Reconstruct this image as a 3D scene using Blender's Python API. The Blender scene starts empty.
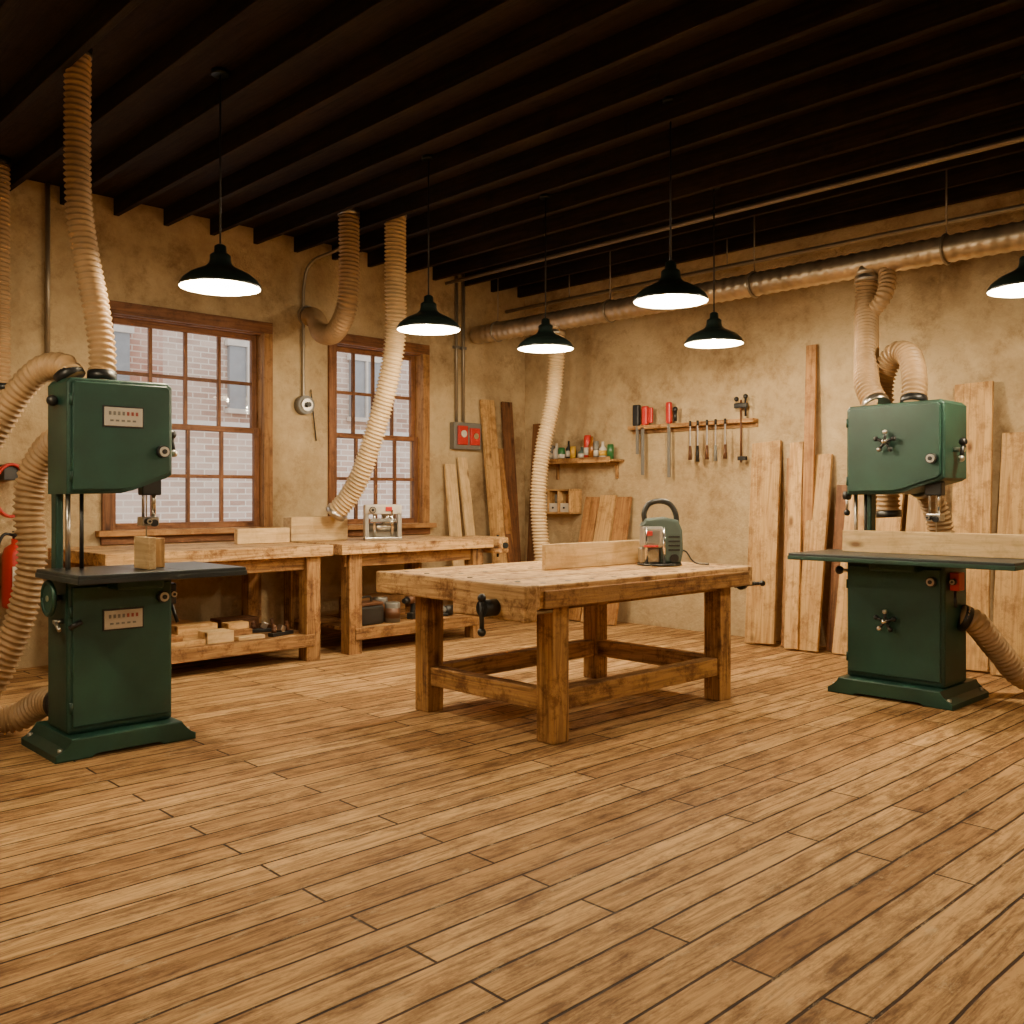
import bpy, bmesh, math, random
from mathutils import Vector, Matrix, Quaternion
random.seed(7)
C = bpy.context.scene.collection

# ------------------------------------------------------------ materials
def new_mat(name):
    m = bpy.data.materials.new(name); m.use_nodes = True
    nt = m.node_tree
    return m, nt, nt.nodes["Principled BSDF"]

def plain(name, col, rough=0.5, metal=0.0, var=0.08, scale=8.0, bump=0.0, emit=0.0):
    m, nt, b = new_mat(name)
    tc = nt.nodes.new("ShaderNodeTexCoord")
    n = nt.nodes.new("ShaderNodeTexNoise"); n.inputs["Scale"].default_value = scale; n.inputs["Detail"].default_value = 6
    nt.links.new(tc.outputs["Object"], n.inputs["Vector"])
    r = nt.nodes.new("ShaderNodeValToRGB")
    r.color_ramp.elements[0].position = 0.3; r.color_ramp.elements[1].position = 0.7
    r.color_ramp.elements[0].color = (*[c*(1-var) for c in col], 1)
    r.color_ramp.elements[1].color = (*[min(1, c*(1+var)) for c in col], 1)
    nt.links.new(n.outputs["Fac"], r.inputs["Fac"])
    nt.links.new(r.outputs["Color"], b.inputs["Base Color"])
    b.inputs["Roughness"].default_value = rough; b.inputs["Metallic"].default_value = metal
    if bump:
        bp = nt.nodes.new("ShaderNodeBump"); bp.inputs["Strength"].default_value = bump; bp.inputs["Distance"].default_value = 0.01
        nt.links.new(n.outputs["Fac"], bp.inputs["Height"]); nt.links.new(bp.outputs["Normal"], b.inputs["Normal"])
    if emit:
        b.inputs["Emission Color"].default_value = (*col, 1); b.inputs["Emission Strength"].default_value = emit
    return m

_w = {}
WOODS = {   # dark grain, light grain, roughness, wear amount
 'bench': ((0.14,0.060,0.019),(0.47,0.255,0.092),0.65,0.9),
 'benchtop': ((0.28,0.135,0.045),(0.72,0.45,0.190),0.65,1.0),
 'pine':  ((0.42,0.220,0.074),(0.71,0.44,0.175),0.6,0.6),
 'pale':  ((0.60,0.38,0.16),(0.82,0.59,0.30),0.6,0.3),
 'oak':   ((0.22,0.095,0.030),(0.45,0.23,0.080),0.6,0.6),
 'dark':  ((0.08,0.030,0.012),(0.22,0.095,0.036),0.6,0.5),
 'frame': ((0.10,0.035,0.012),(0.24,0.100,0.037),0.5,0.5),
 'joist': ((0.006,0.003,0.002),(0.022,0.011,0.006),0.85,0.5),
}
def wood(kind, axis):
    k = (kind, axis)
    if k in _w: return _w[k]
    lo, hi, ro, wear = WOODS[kind]
    m, nt, b = new_mat("wood_%s_%s" % (kind, 'xyz'[axis]))
    N = nt.nodes; L = nt.links
    tc = N.new("ShaderNodeTexCoord"); oi = N.new("ShaderNodeObjectInfo")
    mul = N.new("ShaderNodeMath"); mul.operation = 'MULTIPLY'; mul.inputs[1].default_value = 37.0
    L.new(oi.outputs["Random"], mul.inputs[0])
    add = N.new("ShaderNodeVectorMath"); add.operation = 'ADD'
    L.new(tc.outputs["Object"], add.inputs[0]); L.new(mul.outputs[0], add.inputs[1])
    mp = N.new("ShaderNodeMapping"); s = [24.0]*3; s[axis] = 1.5
    mp.inputs["Scale"].default_value = s
    L.new(add.outputs[0], mp.inputs["Vector"])
    n = N.new("ShaderNodeTexNoise"); n.inputs["Scale"].default_value = 1.0; n.inputs["Detail"].default_value = 8; n.inputs["Distortion"].default_value = 1.4; n.inputs["Roughness"].default_value = 0.6
    L.new(mp.outputs[0], n.inputs["Vector"])
    r = N.new("ShaderNodeValToRGB")
    r.color_ramp.elements[0].position = 0.32; r.color_ramp.elements[1].position = 0.60
    r.color_ramp.elements[0].color = (*lo, 1); r.color_ramp.elements[1].color = (*hi, 1)
    L.new(n.outputs["Fac"], r.inputs["Fac"])
    # knots
    mp2 = N.new("ShaderNodeMapping"); s2 = [5.0]*3; s2[axis] = 2.2; mp2.inputs["Scale"].default_value = s2
    L.new(add.outputs[0], mp2.inputs["Vector"])
    v = N.new("ShaderNodeTexVoronoi"); v.inputs["Scale"].default_value = 1.0
    L.new(mp2.outputs[0], v.inputs["Vector"])
    kr = N.new("ShaderNodeValToRGB"); kr.color_ramp.elements[0].position = 0.05; kr.color_ramp.elements[1].position = 0.16
    kr.color_ramp.elements[0].color = (0.20,0.12,0.08,1); kr.color_ramp.elements[1].color = (1,1,1,1)
    L.new(v.outputs["Distance"], kr.inputs["Fac"])
    mx = N.new("ShaderNodeMix"); mx.data_type = 'RGBA'; mx.blend_type = 'MULTIPLY'; mx.inputs[0].default_value = 0.9
    L.new(r.outputs["Color"], mx.inputs[6]); L.new(kr.outputs["Color"], mx.inputs[7])
    # stains / wear
    n3 = N.new("ShaderNodeTexNoise"); n3.inputs["Scale"].default_value = 7.0; n3.inputs["Detail"].default_value = 10; n3.inputs["Roughness"].default_value = 0.78
    L.new(add.outputs[0], n3.inputs["Vector"])
    r3 = N.new("ShaderNodeValToRGB"); r3.color_ramp.elements[0].position = 0.40; r3.color_ramp.elements[1].position = 0.51
    r3.color_ramp.elements[0].color = (0.42,0.33,0.26,1); r3.color_ramp.elements[1].color = (1,1,1,1)
    L.new(n3.outputs["Fac"], r3.inputs["Fac"])
    mx3 = N.new("ShaderNodeMix"); mx3.data_type = 'RGBA'; mx3.blend_type = 'MULTIPLY'; mx3.inputs[0].default_value = wear
    L.new(mx.outputs[2], mx3.inputs[6]); L.new(r3.outputs["Color"], mx3.inputs[7])
    mr = N.new("ShaderNodeMapRange"); mr.inputs[3].default_value = 0.80; mr.inputs[4].default_value = 1.12
    L.new(oi.outputs["Random"], mr.inputs[0])
    hs = N.new("ShaderNodeHueSaturation"); L.new(mx3.outputs[2], hs.inputs["Color"]); L.new(mr.outputs[0], hs.inputs["Value"])
    L.new(hs.outputs["Color"], b.inputs["Base Color"])
    b.inputs["Roughness"].default_value = ro; b.inputs["Specular IOR Level"].default_value = 0.3
    bp = N.new("ShaderNodeBump"); bp.inputs["Strength"].default_value = 0.55; bp.inputs["Distance"].default_value = 0.005
    L.new(n.outputs["Fac"], bp.inputs["Height"])
    bp2 = N.new("ShaderNodeBump"); bp2.inputs["Strength"].default_value = 0.6*wear; bp2.inputs["Distance"].default_value = 0.014
    L.new(n3.outputs["Fac"], bp2.inputs["Height"]); L.new(bp.outputs["Normal"], bp2.inputs["Normal"]); L.new(bp2.outputs["Normal"], b.inputs["Normal"])
    _w[k] = m
    return m

def floor_mat():
    m, nt, b = new_mat("floor_planks"); N = nt.nodes; L = nt.links
    tc = N.new("ShaderNodeTexCoord")
    wn = N.new("ShaderNodeTexNoise"); wn.inputs["Scale"].default_value = 1.7
    L.new(tc.outputs["Object"], wn.inputs["Vector"])
    ws = N.new("ShaderNodeVectorMath"); ws.operation = 'SCALE'; ws.inputs[3].default_value = 0.02
    L.new(wn.outputs["Color"], ws.inputs[0])
    wa = N.new("ShaderNodeVectorMath"); wa.operation = 'ADD'
    L.new(tc.outputs["Object"], wa.inputs[0]); L.new(ws.outputs[0], wa.inputs[1])
    br = N.new("ShaderNodeTexBrick"); br.offset = 0.37; br.offset_frequency = 2; br.squash_frequency = 3
    br.inputs["Scale"].default_value = 1.0
    br.inputs["Brick Width"].default_value = 1.7; br.inputs["Row Height"].default_value = 0.145
    br.inputs["Mortar Size"].default_value = 0.0065; br.inputs["Mortar Smooth"].default_value = 0.4
    br.inputs["Color1"].default_value = (0.37,0.205,0.080,1); br.inputs["Color2"].default_value = (0.64,0.41,0.185,1)
    br.inputs["Mortar"].default_value = (0.045,0.019,0.007,1)
    L.new(wa.outputs[0], br.inputs["Vector"])
    mp = N.new("ShaderNodeMapping"); mp.inputs["Scale"].default_value = (2.2, 30, 30)
    L.new(tc.outputs["Object"], mp.inputs["Vector"])
    n = N.new("ShaderNodeTexNoise"); n.inputs["Scale"].default_value = 1; n.inputs["Detail"].default_value = 10; n.inputs["Distortion"].default_value = 1.0; n.inputs["Roughness"].default_value = 0.7
    L.new(mp.outputs[0], n.inputs["Vector"])
    r = N.new("ShaderNodeValToRGB"); r.color_ramp.elements[0].position = 0.37; r.color_ramp.elements[1].position = 0.57
    r.color_ramp.elements[0].color = (0.38,0.30,0.23,1); r.color_ramp.elements[1].color = (1.12,1.10,1.07,1)
    L.new(n.outputs["Fac"], r.inputs["Fac"])
    mx = N.new("ShaderNodeMix"); mx.data_type = 'RGBA'; mx.blend_type = 'MULTIPLY'; mx.inputs[0].default_value = 0.88
    L.new(br.outputs["Color"], mx.inputs[6]); L.new(r.outputs["Color"], mx.inputs[7])
    mp2 = N.new("ShaderNodeMapping"); mp2.inputs["Scale"].default_value = (2.2, 6, 4)
    L.new(tc.outputs["Object"], mp2.inputs["Vector"])
    n2 = N.new("ShaderNodeTexNoise"); n2.inputs["Scale"].default_value = 1.8; n2.inputs["Detail"].default_value = 12; n2.inputs["Roughness"].default_value = 0.8
    L.new(mp2.outputs[0], n2.inputs["Vector"])
    r2 = N.new("ShaderNodeValToRGB"); r2.color_ramp.elements[0].position = 0.39; r2.color_ramp.elements[1].position = 0.53
    r2.color_ramp.elements[0].color = (0.44,0.36,0.30,1); r2.color_ramp.elements[1].color = (1.08,1.06,1.03,1)
    L.new(n2.outputs["Fac"], r2.inputs["Fac"])
    mx2 = N.new("ShaderNodeMix"); mx2.data_type = 'RGBA'; mx2.blend_type = 'MULTIPLY'; mx2.inputs[0].default_value = 0.9
    L.new(mx.outputs[2], mx2.inputs[6]); L.new(r2.outputs["Color"], mx2.inputs[7])
    n4 = N.new("ShaderNodeTexNoise"); n4.inputs["Scale"].default_value = 3.1; n4.inputs["Detail"].default_value = 12; n4.inputs["Roughness"].default_value = 0.8
    L.new(mp2.outputs[0], n4.inputs["Vector"])
    m4 = N.new("ShaderNodeMapRange"); m4.inputs[1].default_value = 0.56; m4.inputs[2].default_value = 0.66; m4.inputs[4].default_value = 0.55
    L.new(n4.outputs["Fac"], m4.inputs[0])
    mx4 = N.new("ShaderNodeMix"); mx4.data_type = 'RGBA'; mx4.inputs[7].default_value = (0.70,0.51,0.29,1)
    L.new(m4.outputs[0], mx4.inputs[0]); L.new(mx2.outputs[2], mx4.inputs[6])
    L.new(mx4.outputs[2], b.inputs["Base Color"])
    b.inputs["Roughness"].default_value = 0.72; b.inputs["Specular IOR Level"].default_value = 0.22
    bp = N.new("ShaderNodeBump"); bp.inputs["Strength"].default_value = 0.7; bp.inputs["Distance"].default_value = 0.008; bp.invert = True
    L.new(br.outputs["Fac"], bp.inputs["Height"])
    bp2 = N.new("ShaderNodeBump"); bp2.inputs["Strength"].default_value = 0.4; bp2.inputs["Distance"].default_value = 0.005
    L.new(n.outputs["Fac"], bp2.inputs["Height"]); L.new(bp.outputs["Normal"], bp2.inputs["Normal"]); L.new(bp2.outputs["Normal"], b.inputs["Normal"])
    return m

def plaster_mat():
    m, nt, b = new_mat("plaster"); N = nt.nodes; L = nt.links
    tc = N.new("ShaderNodeTexCoord")
    n = N.new("ShaderNodeTexNoise"); n.inputs["Scale"].default_value = 0.9; n.inputs["Detail"].default_value = 13; n.inputs["Roughness"].default_value = 0.76
    L.new(tc.outputs["Object"], n.inputs["Vector"])
    r = N.new("ShaderNodeValToRGB"); e = r.color_ramp.elements
    e[0].position = 0.36; e[0].color = (0.27,0.172,0.082,1); e[1].position = 0.61; e[1].color = (0.60,0.455,0.258,1)
    k = e.new(0.46); k.color = (0.46,0.330,0.176,1)
    L.new(n.outputs["Fac"], r.inputs["Fac"])
    n5 = N.new("ShaderNodeTexNoise"); n5.inputs["Scale"].default_value = 3.0; n5.inputs["Detail"].default_value = 12; n5.inputs["Roughness"].default_value = 0.82
    L.new(tc.outputs["Object"], n5.inputs["Vector"])
    m5 = N.new("ShaderNodeMapRange"); m5.inputs[1].default_value = 0.53; m5.inputs[2].default_value = 0.66; m5.inputs[4].default_value = 0.7
    L.new(n5.outputs["Fac"], m5.inputs[0])
    mx = N.new("ShaderNodeMix"); mx.data_type = 'RGBA'; mx.inputs[7].default_value = (0.27,0.170,0.080,1)
    L.new(m5.outputs[0], mx.inputs[0]); L.new(r.outputs["Color"], mx.inputs[6])
    L.new(mx.outputs[2], b.inputs["Base Color"])
    b.inputs["Roughness"].default_value = 0.88; b.inputs["Specular IOR Level"].default_value = 0.2
    n2 = N.new("ShaderNodeTexNoise"); n2.inputs["Scale"].default_value = 7; n2.inputs["Detail"].default_value = 9; n2.inputs["Roughness"].default_value = 0.68
    L.new(tc.outputs["Object"], n2.inputs["Vector"])
    bp = N.new("ShaderNodeBump"); bp.inputs["Strength"].default_value = 0.8; bp.inputs["Distance"].default_value = 0.035
    L.new(n2.outputs["Fac"], bp.inputs["Height"]); L.new(bp.outputs["Normal"], b.inputs["Normal"])
    return m

def brick_mat(name="exterior_brick", c1=(0.42,0.27,0.21), c2=(0.62,0.47,0.39), mo=(0.74,0.68,0.60)):
    m, nt, b = new_mat(name); N = nt.nodes; L = nt.links
    tc = N.new("ShaderNodeTexCoord")
    mp = N.new("ShaderNodeMapping"); mp.inputs["Rotation"].default_value = (math.radians(90), 0, 0)
    L.new(tc.outputs["Object"], mp.inputs["Vector"])
    br = N.new("ShaderNodeTexBrick"); br.inputs["Scale"].default_value = 1.0
    br.inputs["Brick Width"].default_value = 0.26; br.inputs["Row Height"].default_value = 0.09; br.inputs["Mortar Size"].default_value = 0.010
    br.inputs["Color1"].default_value = (*c1,1); br.inputs["Color2"].default_value = (*c2,1)
    br.inputs["Mortar"].default_value = (*mo,1)
    L.new(mp.outputs[0], br.inputs["Vector"])
    n = N.new("ShaderNodeTexNoise"); n.inputs["Scale"].default_value = 1.2; n.inputs["Detail"].default_value = 8
    L.new(tc.outputs["Object"], n.inputs["Vector"])
    mx = N.new("ShaderNodeMix"); mx.data_type = 'RGBA'; mx.blend_type = 'MIX'
    mr = N.new("ShaderNodeMapRange"); mr.inputs[1].default_value = 0.45; mr.inputs[2].default_value = 0.65; mr.inputs[4].default_value = 0.45
    L.new(n.outputs["Fac"], mr.inputs[0]); L.new(mr.outputs[0], mx.inputs[0])
    L.new(br.outputs["Color"], mx.inputs[6]); mx.inputs[7].default_value = (0.72,0.62,0.53,1)
    L.new(mx.outputs[2], b.inputs["Base Color"])
    b.inputs["Roughness"].default_value = 0.9
    return m

def glass_mat():
    m = bpy.data.materials.new("window_glass"); m.use_nodes = True; nt = m.node_tree
    nt.nodes.clear()
    o = nt.nodes.new("ShaderNodeOutputMaterial"); t = nt.nodes.new("ShaderNodeBsdfTransparent"); g = nt.nodes.new("ShaderNodeBsdfGlossy")
    g.inputs["Roughness"].default_value = 0.03
    mx = nt.nodes.new("ShaderNodeMixShader"); mx.inputs[0].default_value = 0.06
    nt.links.new(t.outputs[0], mx.inputs[1]); nt.links.new(g.outputs[0], mx.inputs[2]); nt.links.new(mx.outputs[0], o.inputs[0])
    return m

GREEN = plain("green_enamel", (0.010,0.049,0.034), 0.46, 0, 0.28, 4)
GREEN2 = plain("green_enamel_door", (0.012,0.057,0.040), 0.45, 0, 0.25, 4)
BLACK = plain("black_plastic", (0.012,0.012,0.012), 0.4)
IRON = plain("cast_iron_table", (0.045,0.055,0.06), 0.38, 0.6, 0.15, 5)
STEEL = plain("steel", (0.55,0.51,0.45), 0.28, 0.95, 0.1, 20)
CHROME = plain("chrome", (0.8,0.76,0.70), 0.15, 1.0)
GALV = plain("galvanised_duct", (0.54,0.44,0.31), 0.38, 0.8, 0.25, 6)
PIPE = plain("conduit_pipe", (0.32,0.27,0.20), 0.4, 0.6)
RED = plain("red_paint", (0.50,0.025,0.015), 0.4)
DRED = plain("red_lettering", (0.30,0.05,0.035), 0.5)
HOSE = plain("hose_tan", (0.40,0.25,0.115), 0.5, 0, 0.22, 5)
HOSEC = plain("hose_cream", (0.66,0.48,0.26), 0.45, 0, 0.15, 5)
SHADE = plain("shade_enamel", (0.010,0.017,0.014), 0.3)
SHADEGLOW = plain("shade_inner_enamel_glow", (0.95,0.91,0.80), 0.5, emit=1.4)  # white enamel with emission added to imitate bulb light reflected inside the shade
BULB = plain("bulb_glow", (1.0,0.88,0.66), 0.5, emit=25)
TEAL = plain("teal_housing", (0.075,0.110,0.098), 0.4)
WHITE = plain("white_label", (0.62,0.56,0.47), 0.5)
SILVER = plain("silver_casting", (0.50,0.47,0.42), 0.35, 0.6)
BADGE = plain("badge_metal", (0.54,0.49,0.41), 0.4, 0.3)
GREY = plain("grey_paint", (0.17,0.16,0.14), 0.5)
YEL = plain("yellow_plastic", (0.60,0.34,0.03), 0.4)
GRN = plain("bottle_green", (0.03,0.13,0.04), 0.3)
AMB = plain("amber_bottle", (0.22,0.075,0.015), 0.2)
BROWNC = plain("brown_leather", (0.10,0.038,0.014), 0.5)
STONE = plain("stone_trim", (0.66,0.62,0.56), 0.8)
WGREY = plain("facade_pane", (0.30,0.32,0.34), 0.3)
PLASTER = plaster_mat(); FLOORM = floor_mat(); BRICK = brick_mat(); GLASS = glass_mat()
BRICK2 = brick_mat("exterior_brick_red", (0.36,0.13,0.08), (0.50,0.24,0.16), (0.62,0.50,0.42))

# ------------------------------------------------------------ builders
def empty(name, loc=(0,0,0), rz=0.0):
    e = bpy.data.objects.new(name, None); e.location = loc; e.rotation_euler = (0,0,rz); e.empty_display_size = 0.1
    C.objects.link(e); return e

def finish(name, bm, mat, parent, loc=(0,0,0), rot=None, smooth=False):
    me = bpy.data.meshes.new(name)
    bmesh.ops.recalc_face_normals(bm, faces=bm.faces)
    bm.to_mesh(me); bm.free()
    if smooth:
        for p in me.polygons: p.use_smooth = True
    me.materials.append(mat)
    o = bpy.data.objects.new(name, me); o.location = loc
    if rot is not None:
        if isinstance(rot, Quaternion):
            o.rotation_mode = 'QUATERNION'; o.rotation_quaternion = rot
        else: o.rotation_euler = rot
    C.objects.link(o)
    if parent: o.parent = parent
    return o

def box(name, x0,x1,y0,y1,z0,z1, mat, parent=None, bevel=0.004, rot=None, kind=None):
    s = (x1-x0, y1-y0, z1-z0)
    if kind: mat = wood(kind, max(range(3), key=lambda i: s[i]))
    bm = bmesh.new(); bmesh.ops.create_cube(bm, size=1.0)
    bmesh.ops.scale(bm, vec=s, verts=bm.verts)
    if bevel: bmesh.ops.bevel(bm, geom=bm.edges[:], offset=min(bevel, min(s)*0.3), segments=2, affect='EDGES', profile=0.5)
    return finish(name, bm, mat, parent, ((x0+x1)/2,(y0+y1)/2,(z0+z1)/2), rot)

def cyl(name, p0, p1, r, mat, parent=None, seg=24, r2=None):
    p0 = Vector(p0); p1 = Vector(p1); d = p1-p0
    bm = bmesh.new()
    bmesh.ops.create_cone(bm, cap_ends=True, segments=seg, radius1=r, radius2=r if r2 is None else r2, depth=d.length)
    q = d.to_track_quat('Z','Y')
    o = finish(name, bm, mat, parent, (p0+p1)/2, q)
    for p in o.data.polygons: p.use_smooth = len(p.vertices) == 4
    return o

def ball(name, c, r, mat, parent=None, sc=(1,1,1)):
    bm = bmesh.new(); bmesh.ops.create_uvsphere(bm, u_segments=20, v_segments=12, radius=r)
    bmesh.ops.scale(bm, vec=sc, verts=bm.verts)
    return finish(name, bm, mat, parent, c, smooth=True)

def lathe(name, prof, loc, mat, parent=None, seg=48, rot=None):
    bm = bmesh.new(); rings = []
    for r, z in prof:
        rings.append([bm.verts.new((max(r,1e-4)*math.cos(2*math.pi*i/seg), max(r,1e-4)*math.sin(2*math.pi*i/seg), z)) for i in range(seg)])
    for a, b in zip(rings, rings[1:]):
        for i in range(seg): bm.faces.new((a[i], a[(i+1)%seg], b[(i+1)%seg], b[i]))
    return finish(name, bm, mat, parent, loc, rot, True)

def prism(name, pts, y0, y1, mat, parent=None, bevel=0.0, loc=(0,0,0)):
    """pts in xz, extruded along y"""
    bm = bmesh.new()
    a = [bm.verts.new((x,y0,z)) for x,z in pts]; b = [bm.verts.new((x,y1,z)) for x,z in pts]
    fa = bm.faces.new(a); fb = bm.faces.new(list(reversed(b)))
    n = len(pts)
    for i in range(n): bm.faces.new((a[i], b[i], b[(i+1)%n], a[(i+1)%n]))
    if bevel:
        eds = list(fa.edges)+list(fb.edges)
        bmesh.ops.bevel(bm, geom=eds, offset=bevel, segments=3, affect='EDGES', profile=0.5)
    return finish(name, bm, mat, parent, loc)

def catmull(pts, step=0.006):
    P = [Vector(p) for p in pts]; P = [P[0]*2-P[1]]+P+[P[-1]*2-P[-2]]
    out = []
    for i in range(1, len(P)-2):
        a,b,c,d = P[i-1],P[i],P[i+1],P[i+2]
        n = max(2, int((c-b).length/step))
        for k in range(n):
            t = k/n
            out.append(0.5*((2*b)+(c-a)*t+(2*a-5*b+4*c-d)*t*t+(3*b-a-3*c+d)*t**3))
    out.append(P[-2]); return out

def tube(name, pts, r, mat, parent=None, rib=0.0, pitch=0.04, seg=20, step=0.006, helix=False):
    pl = catmull(pts, step)
    bm = bmesh.new(); rings = []
    t0 = (pl[1]-pl[0]).normalized()
    up = Vector((0,0,1)) if abs(t0.z) < 0.9 else Vector((1,0,0))
    nrm = t0.cross(up).normalized(); s = 0
    for i, p in enumerate(pl):
        t = (pl[min(i+1,len(pl)-1)]-pl[max(i-1,0)]).normalized()
        nrm = (nrm - t*nrm.dot(t)).normalized(); bn = t.cross(nrm)
        if i: s += (p-pl[i-1]).length
        ring = []
        for k in range(seg):
            a = 2*math.pi*k/seg
            ph = 2*math.pi*s/pitch + (a if helix else 0)
            rr = r + rib*(1-2*abs(math.sin(ph/2))**1.6) if rib else r
            ring.append(bm.verts.new(p + nrm*rr*math.cos(a) + bn*rr*math.sin(a)))
        rings.append(ring)
    for a, b in zip(rings, rings[1:]):
        for k in range(seg): bm.faces.new((a[k], a[(k+1)%seg], b[(k+1)%seg], b[k]))
    bm.faces.new(rings[0]); bm.faces.new(list(reversed(rings[-1])))
    return finish(name, bm, mat, parent, smooth=True)

def hose(pts, r=0.065, mat=None, name="dust_extraction_hose"):
    e = empty(name)
    tube("flexible_tube", pts, r, mat or HOSE, e, rib=r*0.12, pitch=0.034, step=0.0055, helix=True)
    for nm, a, b in (("end_collar", Vector(pts[0]), Vector(pts[1])), ("end_collar_2", Vector(pts[-1]), Vector(pts[-2]))):
        d = (b-a).normalized(); cyl(nm, a, a+d*0.05, r*1.15, BLACK if r < 0.08 else STEEL, e)
    return e

def multi_box(name, boxes, mat):
    bm = bmesh.new()
    for (x0,x1,y0,y1,z0,z1) in boxes:
        m = Matrix.Translation(((x0+x1)/2,(y0+y1)/2,(z0+z1)/2)) @ Matrix.Diagonal((x1-x0,y1-y0,z1-z0,1))
        bmesh.ops.create_cube(bm, size=1.0, matrix=m)
    return finish(name, bm, mat, None)

# ------------------------------------------------------------ room
XW, YW, H = 7.98, 8.07, 3.86
HC = H-0.002
X0, Y0 = -3.2, -3.2
TH = 0.3
box("floor", X0-TH, XW+TH, Y0-TH, YW+TH, -0.1, 0.0, FLOORM, bevel=0)
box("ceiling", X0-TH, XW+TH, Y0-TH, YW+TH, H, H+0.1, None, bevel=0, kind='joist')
W1 = (3.04, 4.58); W2 = (5.245, 6.48); ZB, ZT = 1.07, 2.92
multi_box("wall_left", [(X0-TH,XW+TH,YW,YW+TH,0,ZB),(X0-TH,XW+TH,YW,YW+TH,ZT,H),(X0-TH,W1[0],YW,YW+TH,ZB,ZT),
    (W1[1],W2[0],YW,YW+TH,ZB,ZT),(W2[1],XW+TH,YW,YW+TH,ZB,ZT)], PLASTER)
box("wall_right", XW, XW+TH, Y0-TH, YW, 0, H, PLASTER, bevel=0)
box("wall_near", X0-TH, XW, Y0-TH, Y0, 0, H, PLASTER, bevel=0)
box("wall_rear", X0-TH, X0, Y0, YW, 0, H, PLASTER, bevel=0)
je = empty("ceiling_joists")
x = X0+0.3; i = 0
while x < XW-0.1:
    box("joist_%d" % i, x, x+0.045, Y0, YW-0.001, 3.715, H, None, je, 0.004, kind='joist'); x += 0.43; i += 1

def window(name, xa, xb):
    e = empty(name)
    ya = YW
    c = 0.09
    box("casing_top", xa-0.02, xb+0.02, ya-0.03, ya+0.02, ZT-0.03, ZT+0.075, None, e, kind='frame')
    box("casing_left", xa-0.02, xa+c-0.02, ya-0.03, ya+0.02, ZB, ZT-0.03, None, e, kind='frame')
    box("casing_right", xb-c+0.02, xb+0.02, ya-0.03, ya+0.02, ZB, ZT-0.03, None, e, kind='oak')
    box("sill", xa-0.07, xb+0.07, ya-0.09, ya+0.10, ZB-0.05, ZB, None, e, kind='oak')
    box("apron", xa-0.03, xb+0.03, ya-0.03, ya, ZB-0.12, ZB-0.05, None, e, kind='frame')
    ix0, ix1 = xa+c-0.02, xb-c+0.02
    box("jamb_left", xa, ix0, ya+0.02, ya+0.2, ZB, ZT, None, e, kind='frame')
    box("jamb_right", ix1, xb, ya+0.02, ya+0.2, ZB, ZT, None, e, kind='oak')
    box("jamb_top", xa, xb, ya+0.02, ya+0.2, ZT-0.04, ZT, None, e, kind='frame')
    zm = (ZB+ZT)/2 - 0.02
    for nm, z0, z1, yy in (("upper_sash", zm-0.025, ZT-0.04, ya+0.11), ("lower_sash", ZB, zm+0.025, ya+0.06)):
        st = 0.055
        box(nm+"_stile_l", ix0, ix0+st, yy, yy+0.045, z0, z1, None, e, kind='frame')
        box(nm+"_stile_r", ix1-st, ix1, yy, yy+0.045, z0, z1, None, e, kind='frame')
        box(nm+"_rail_b", ix0+st, ix1-st, yy, yy+0.045, z0, z0+0.055, None, e, kind='frame')
        box(nm+"_rail_t", ix0+st, ix1-st, yy, yy+0.045, z1-0.05, z1, None, e, kind='frame')
        gx0, gx1, gz0, gz1 = ix0+st, ix1-st, z0+0.055, z1-0.05
        for k in range(1,4):
            xx = gx0+(gx1-gx0)*k/4; box(nm+"_muntin_v%d" % k, xx-0.016, xx+0.016, yy+0.006, yy+0.039, gz0, gz1, None, e, 0.003, kind='frame')
        zz = (gz0+gz1)/2; box(nm+"_muntin_h", gx0, gx1, yy+0.008, yy+0.037, zz-0.016, zz+0.016, None, e, 0.003, kind='frame')
        box(nm+"_glass", gx0, gx1, yy+0.021, yy+0.024, gz0, gz1, GLASS, e, 0)
window("window_1", *W1); window("window_2", *W2)

# exterior building across the alley
b = empty("brick_building")
box("brick_facade", -3, 18, 13.0, 13.3, -1, 2.35, BRICK, b, 0)
box("stone_band", -3, 18, 12.93, 13.25, 2.35, 2.45, STONE, b, 0)
box("red_wing", 3.4, 6.15, 14.0, 14.3, 2.0, 5.2, BRICK2, b, 0)
box("red_wing_2", 11.0, 18, 14.0, 14.3, 2.0, 4.2, BRICK2, b, 0)
for k,xx in enumerate((4.0,5.0,7.2,8.4,9.5,11.3,12.3)):
    box("facade_window_%d" % k, xx, xx+0.62, 13.92, 14.0, 2.75, 3.75, WGREY, b, 0)
    box("facade_sill_%d" % k, xx-0.05, xx+0.67, 13.88, 13.99, 2.68, 2.75, STONE, b, 0)
    box("facade_head_%d" % k, xx-0.05, xx+0.67, 13.88, 13.99, 3.75, 3.84, STONE, b, 0)
    box("facade_mullion_%d" % k, xx+0.29, xx+0.33, 13.88, 13.93, 2.75, 3.75, STONE, b, 0)
box("pale_wing", 6.15, 11.0, 14.0, 14.3, 2.0, 3.95, BRICK, b, 0)

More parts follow.
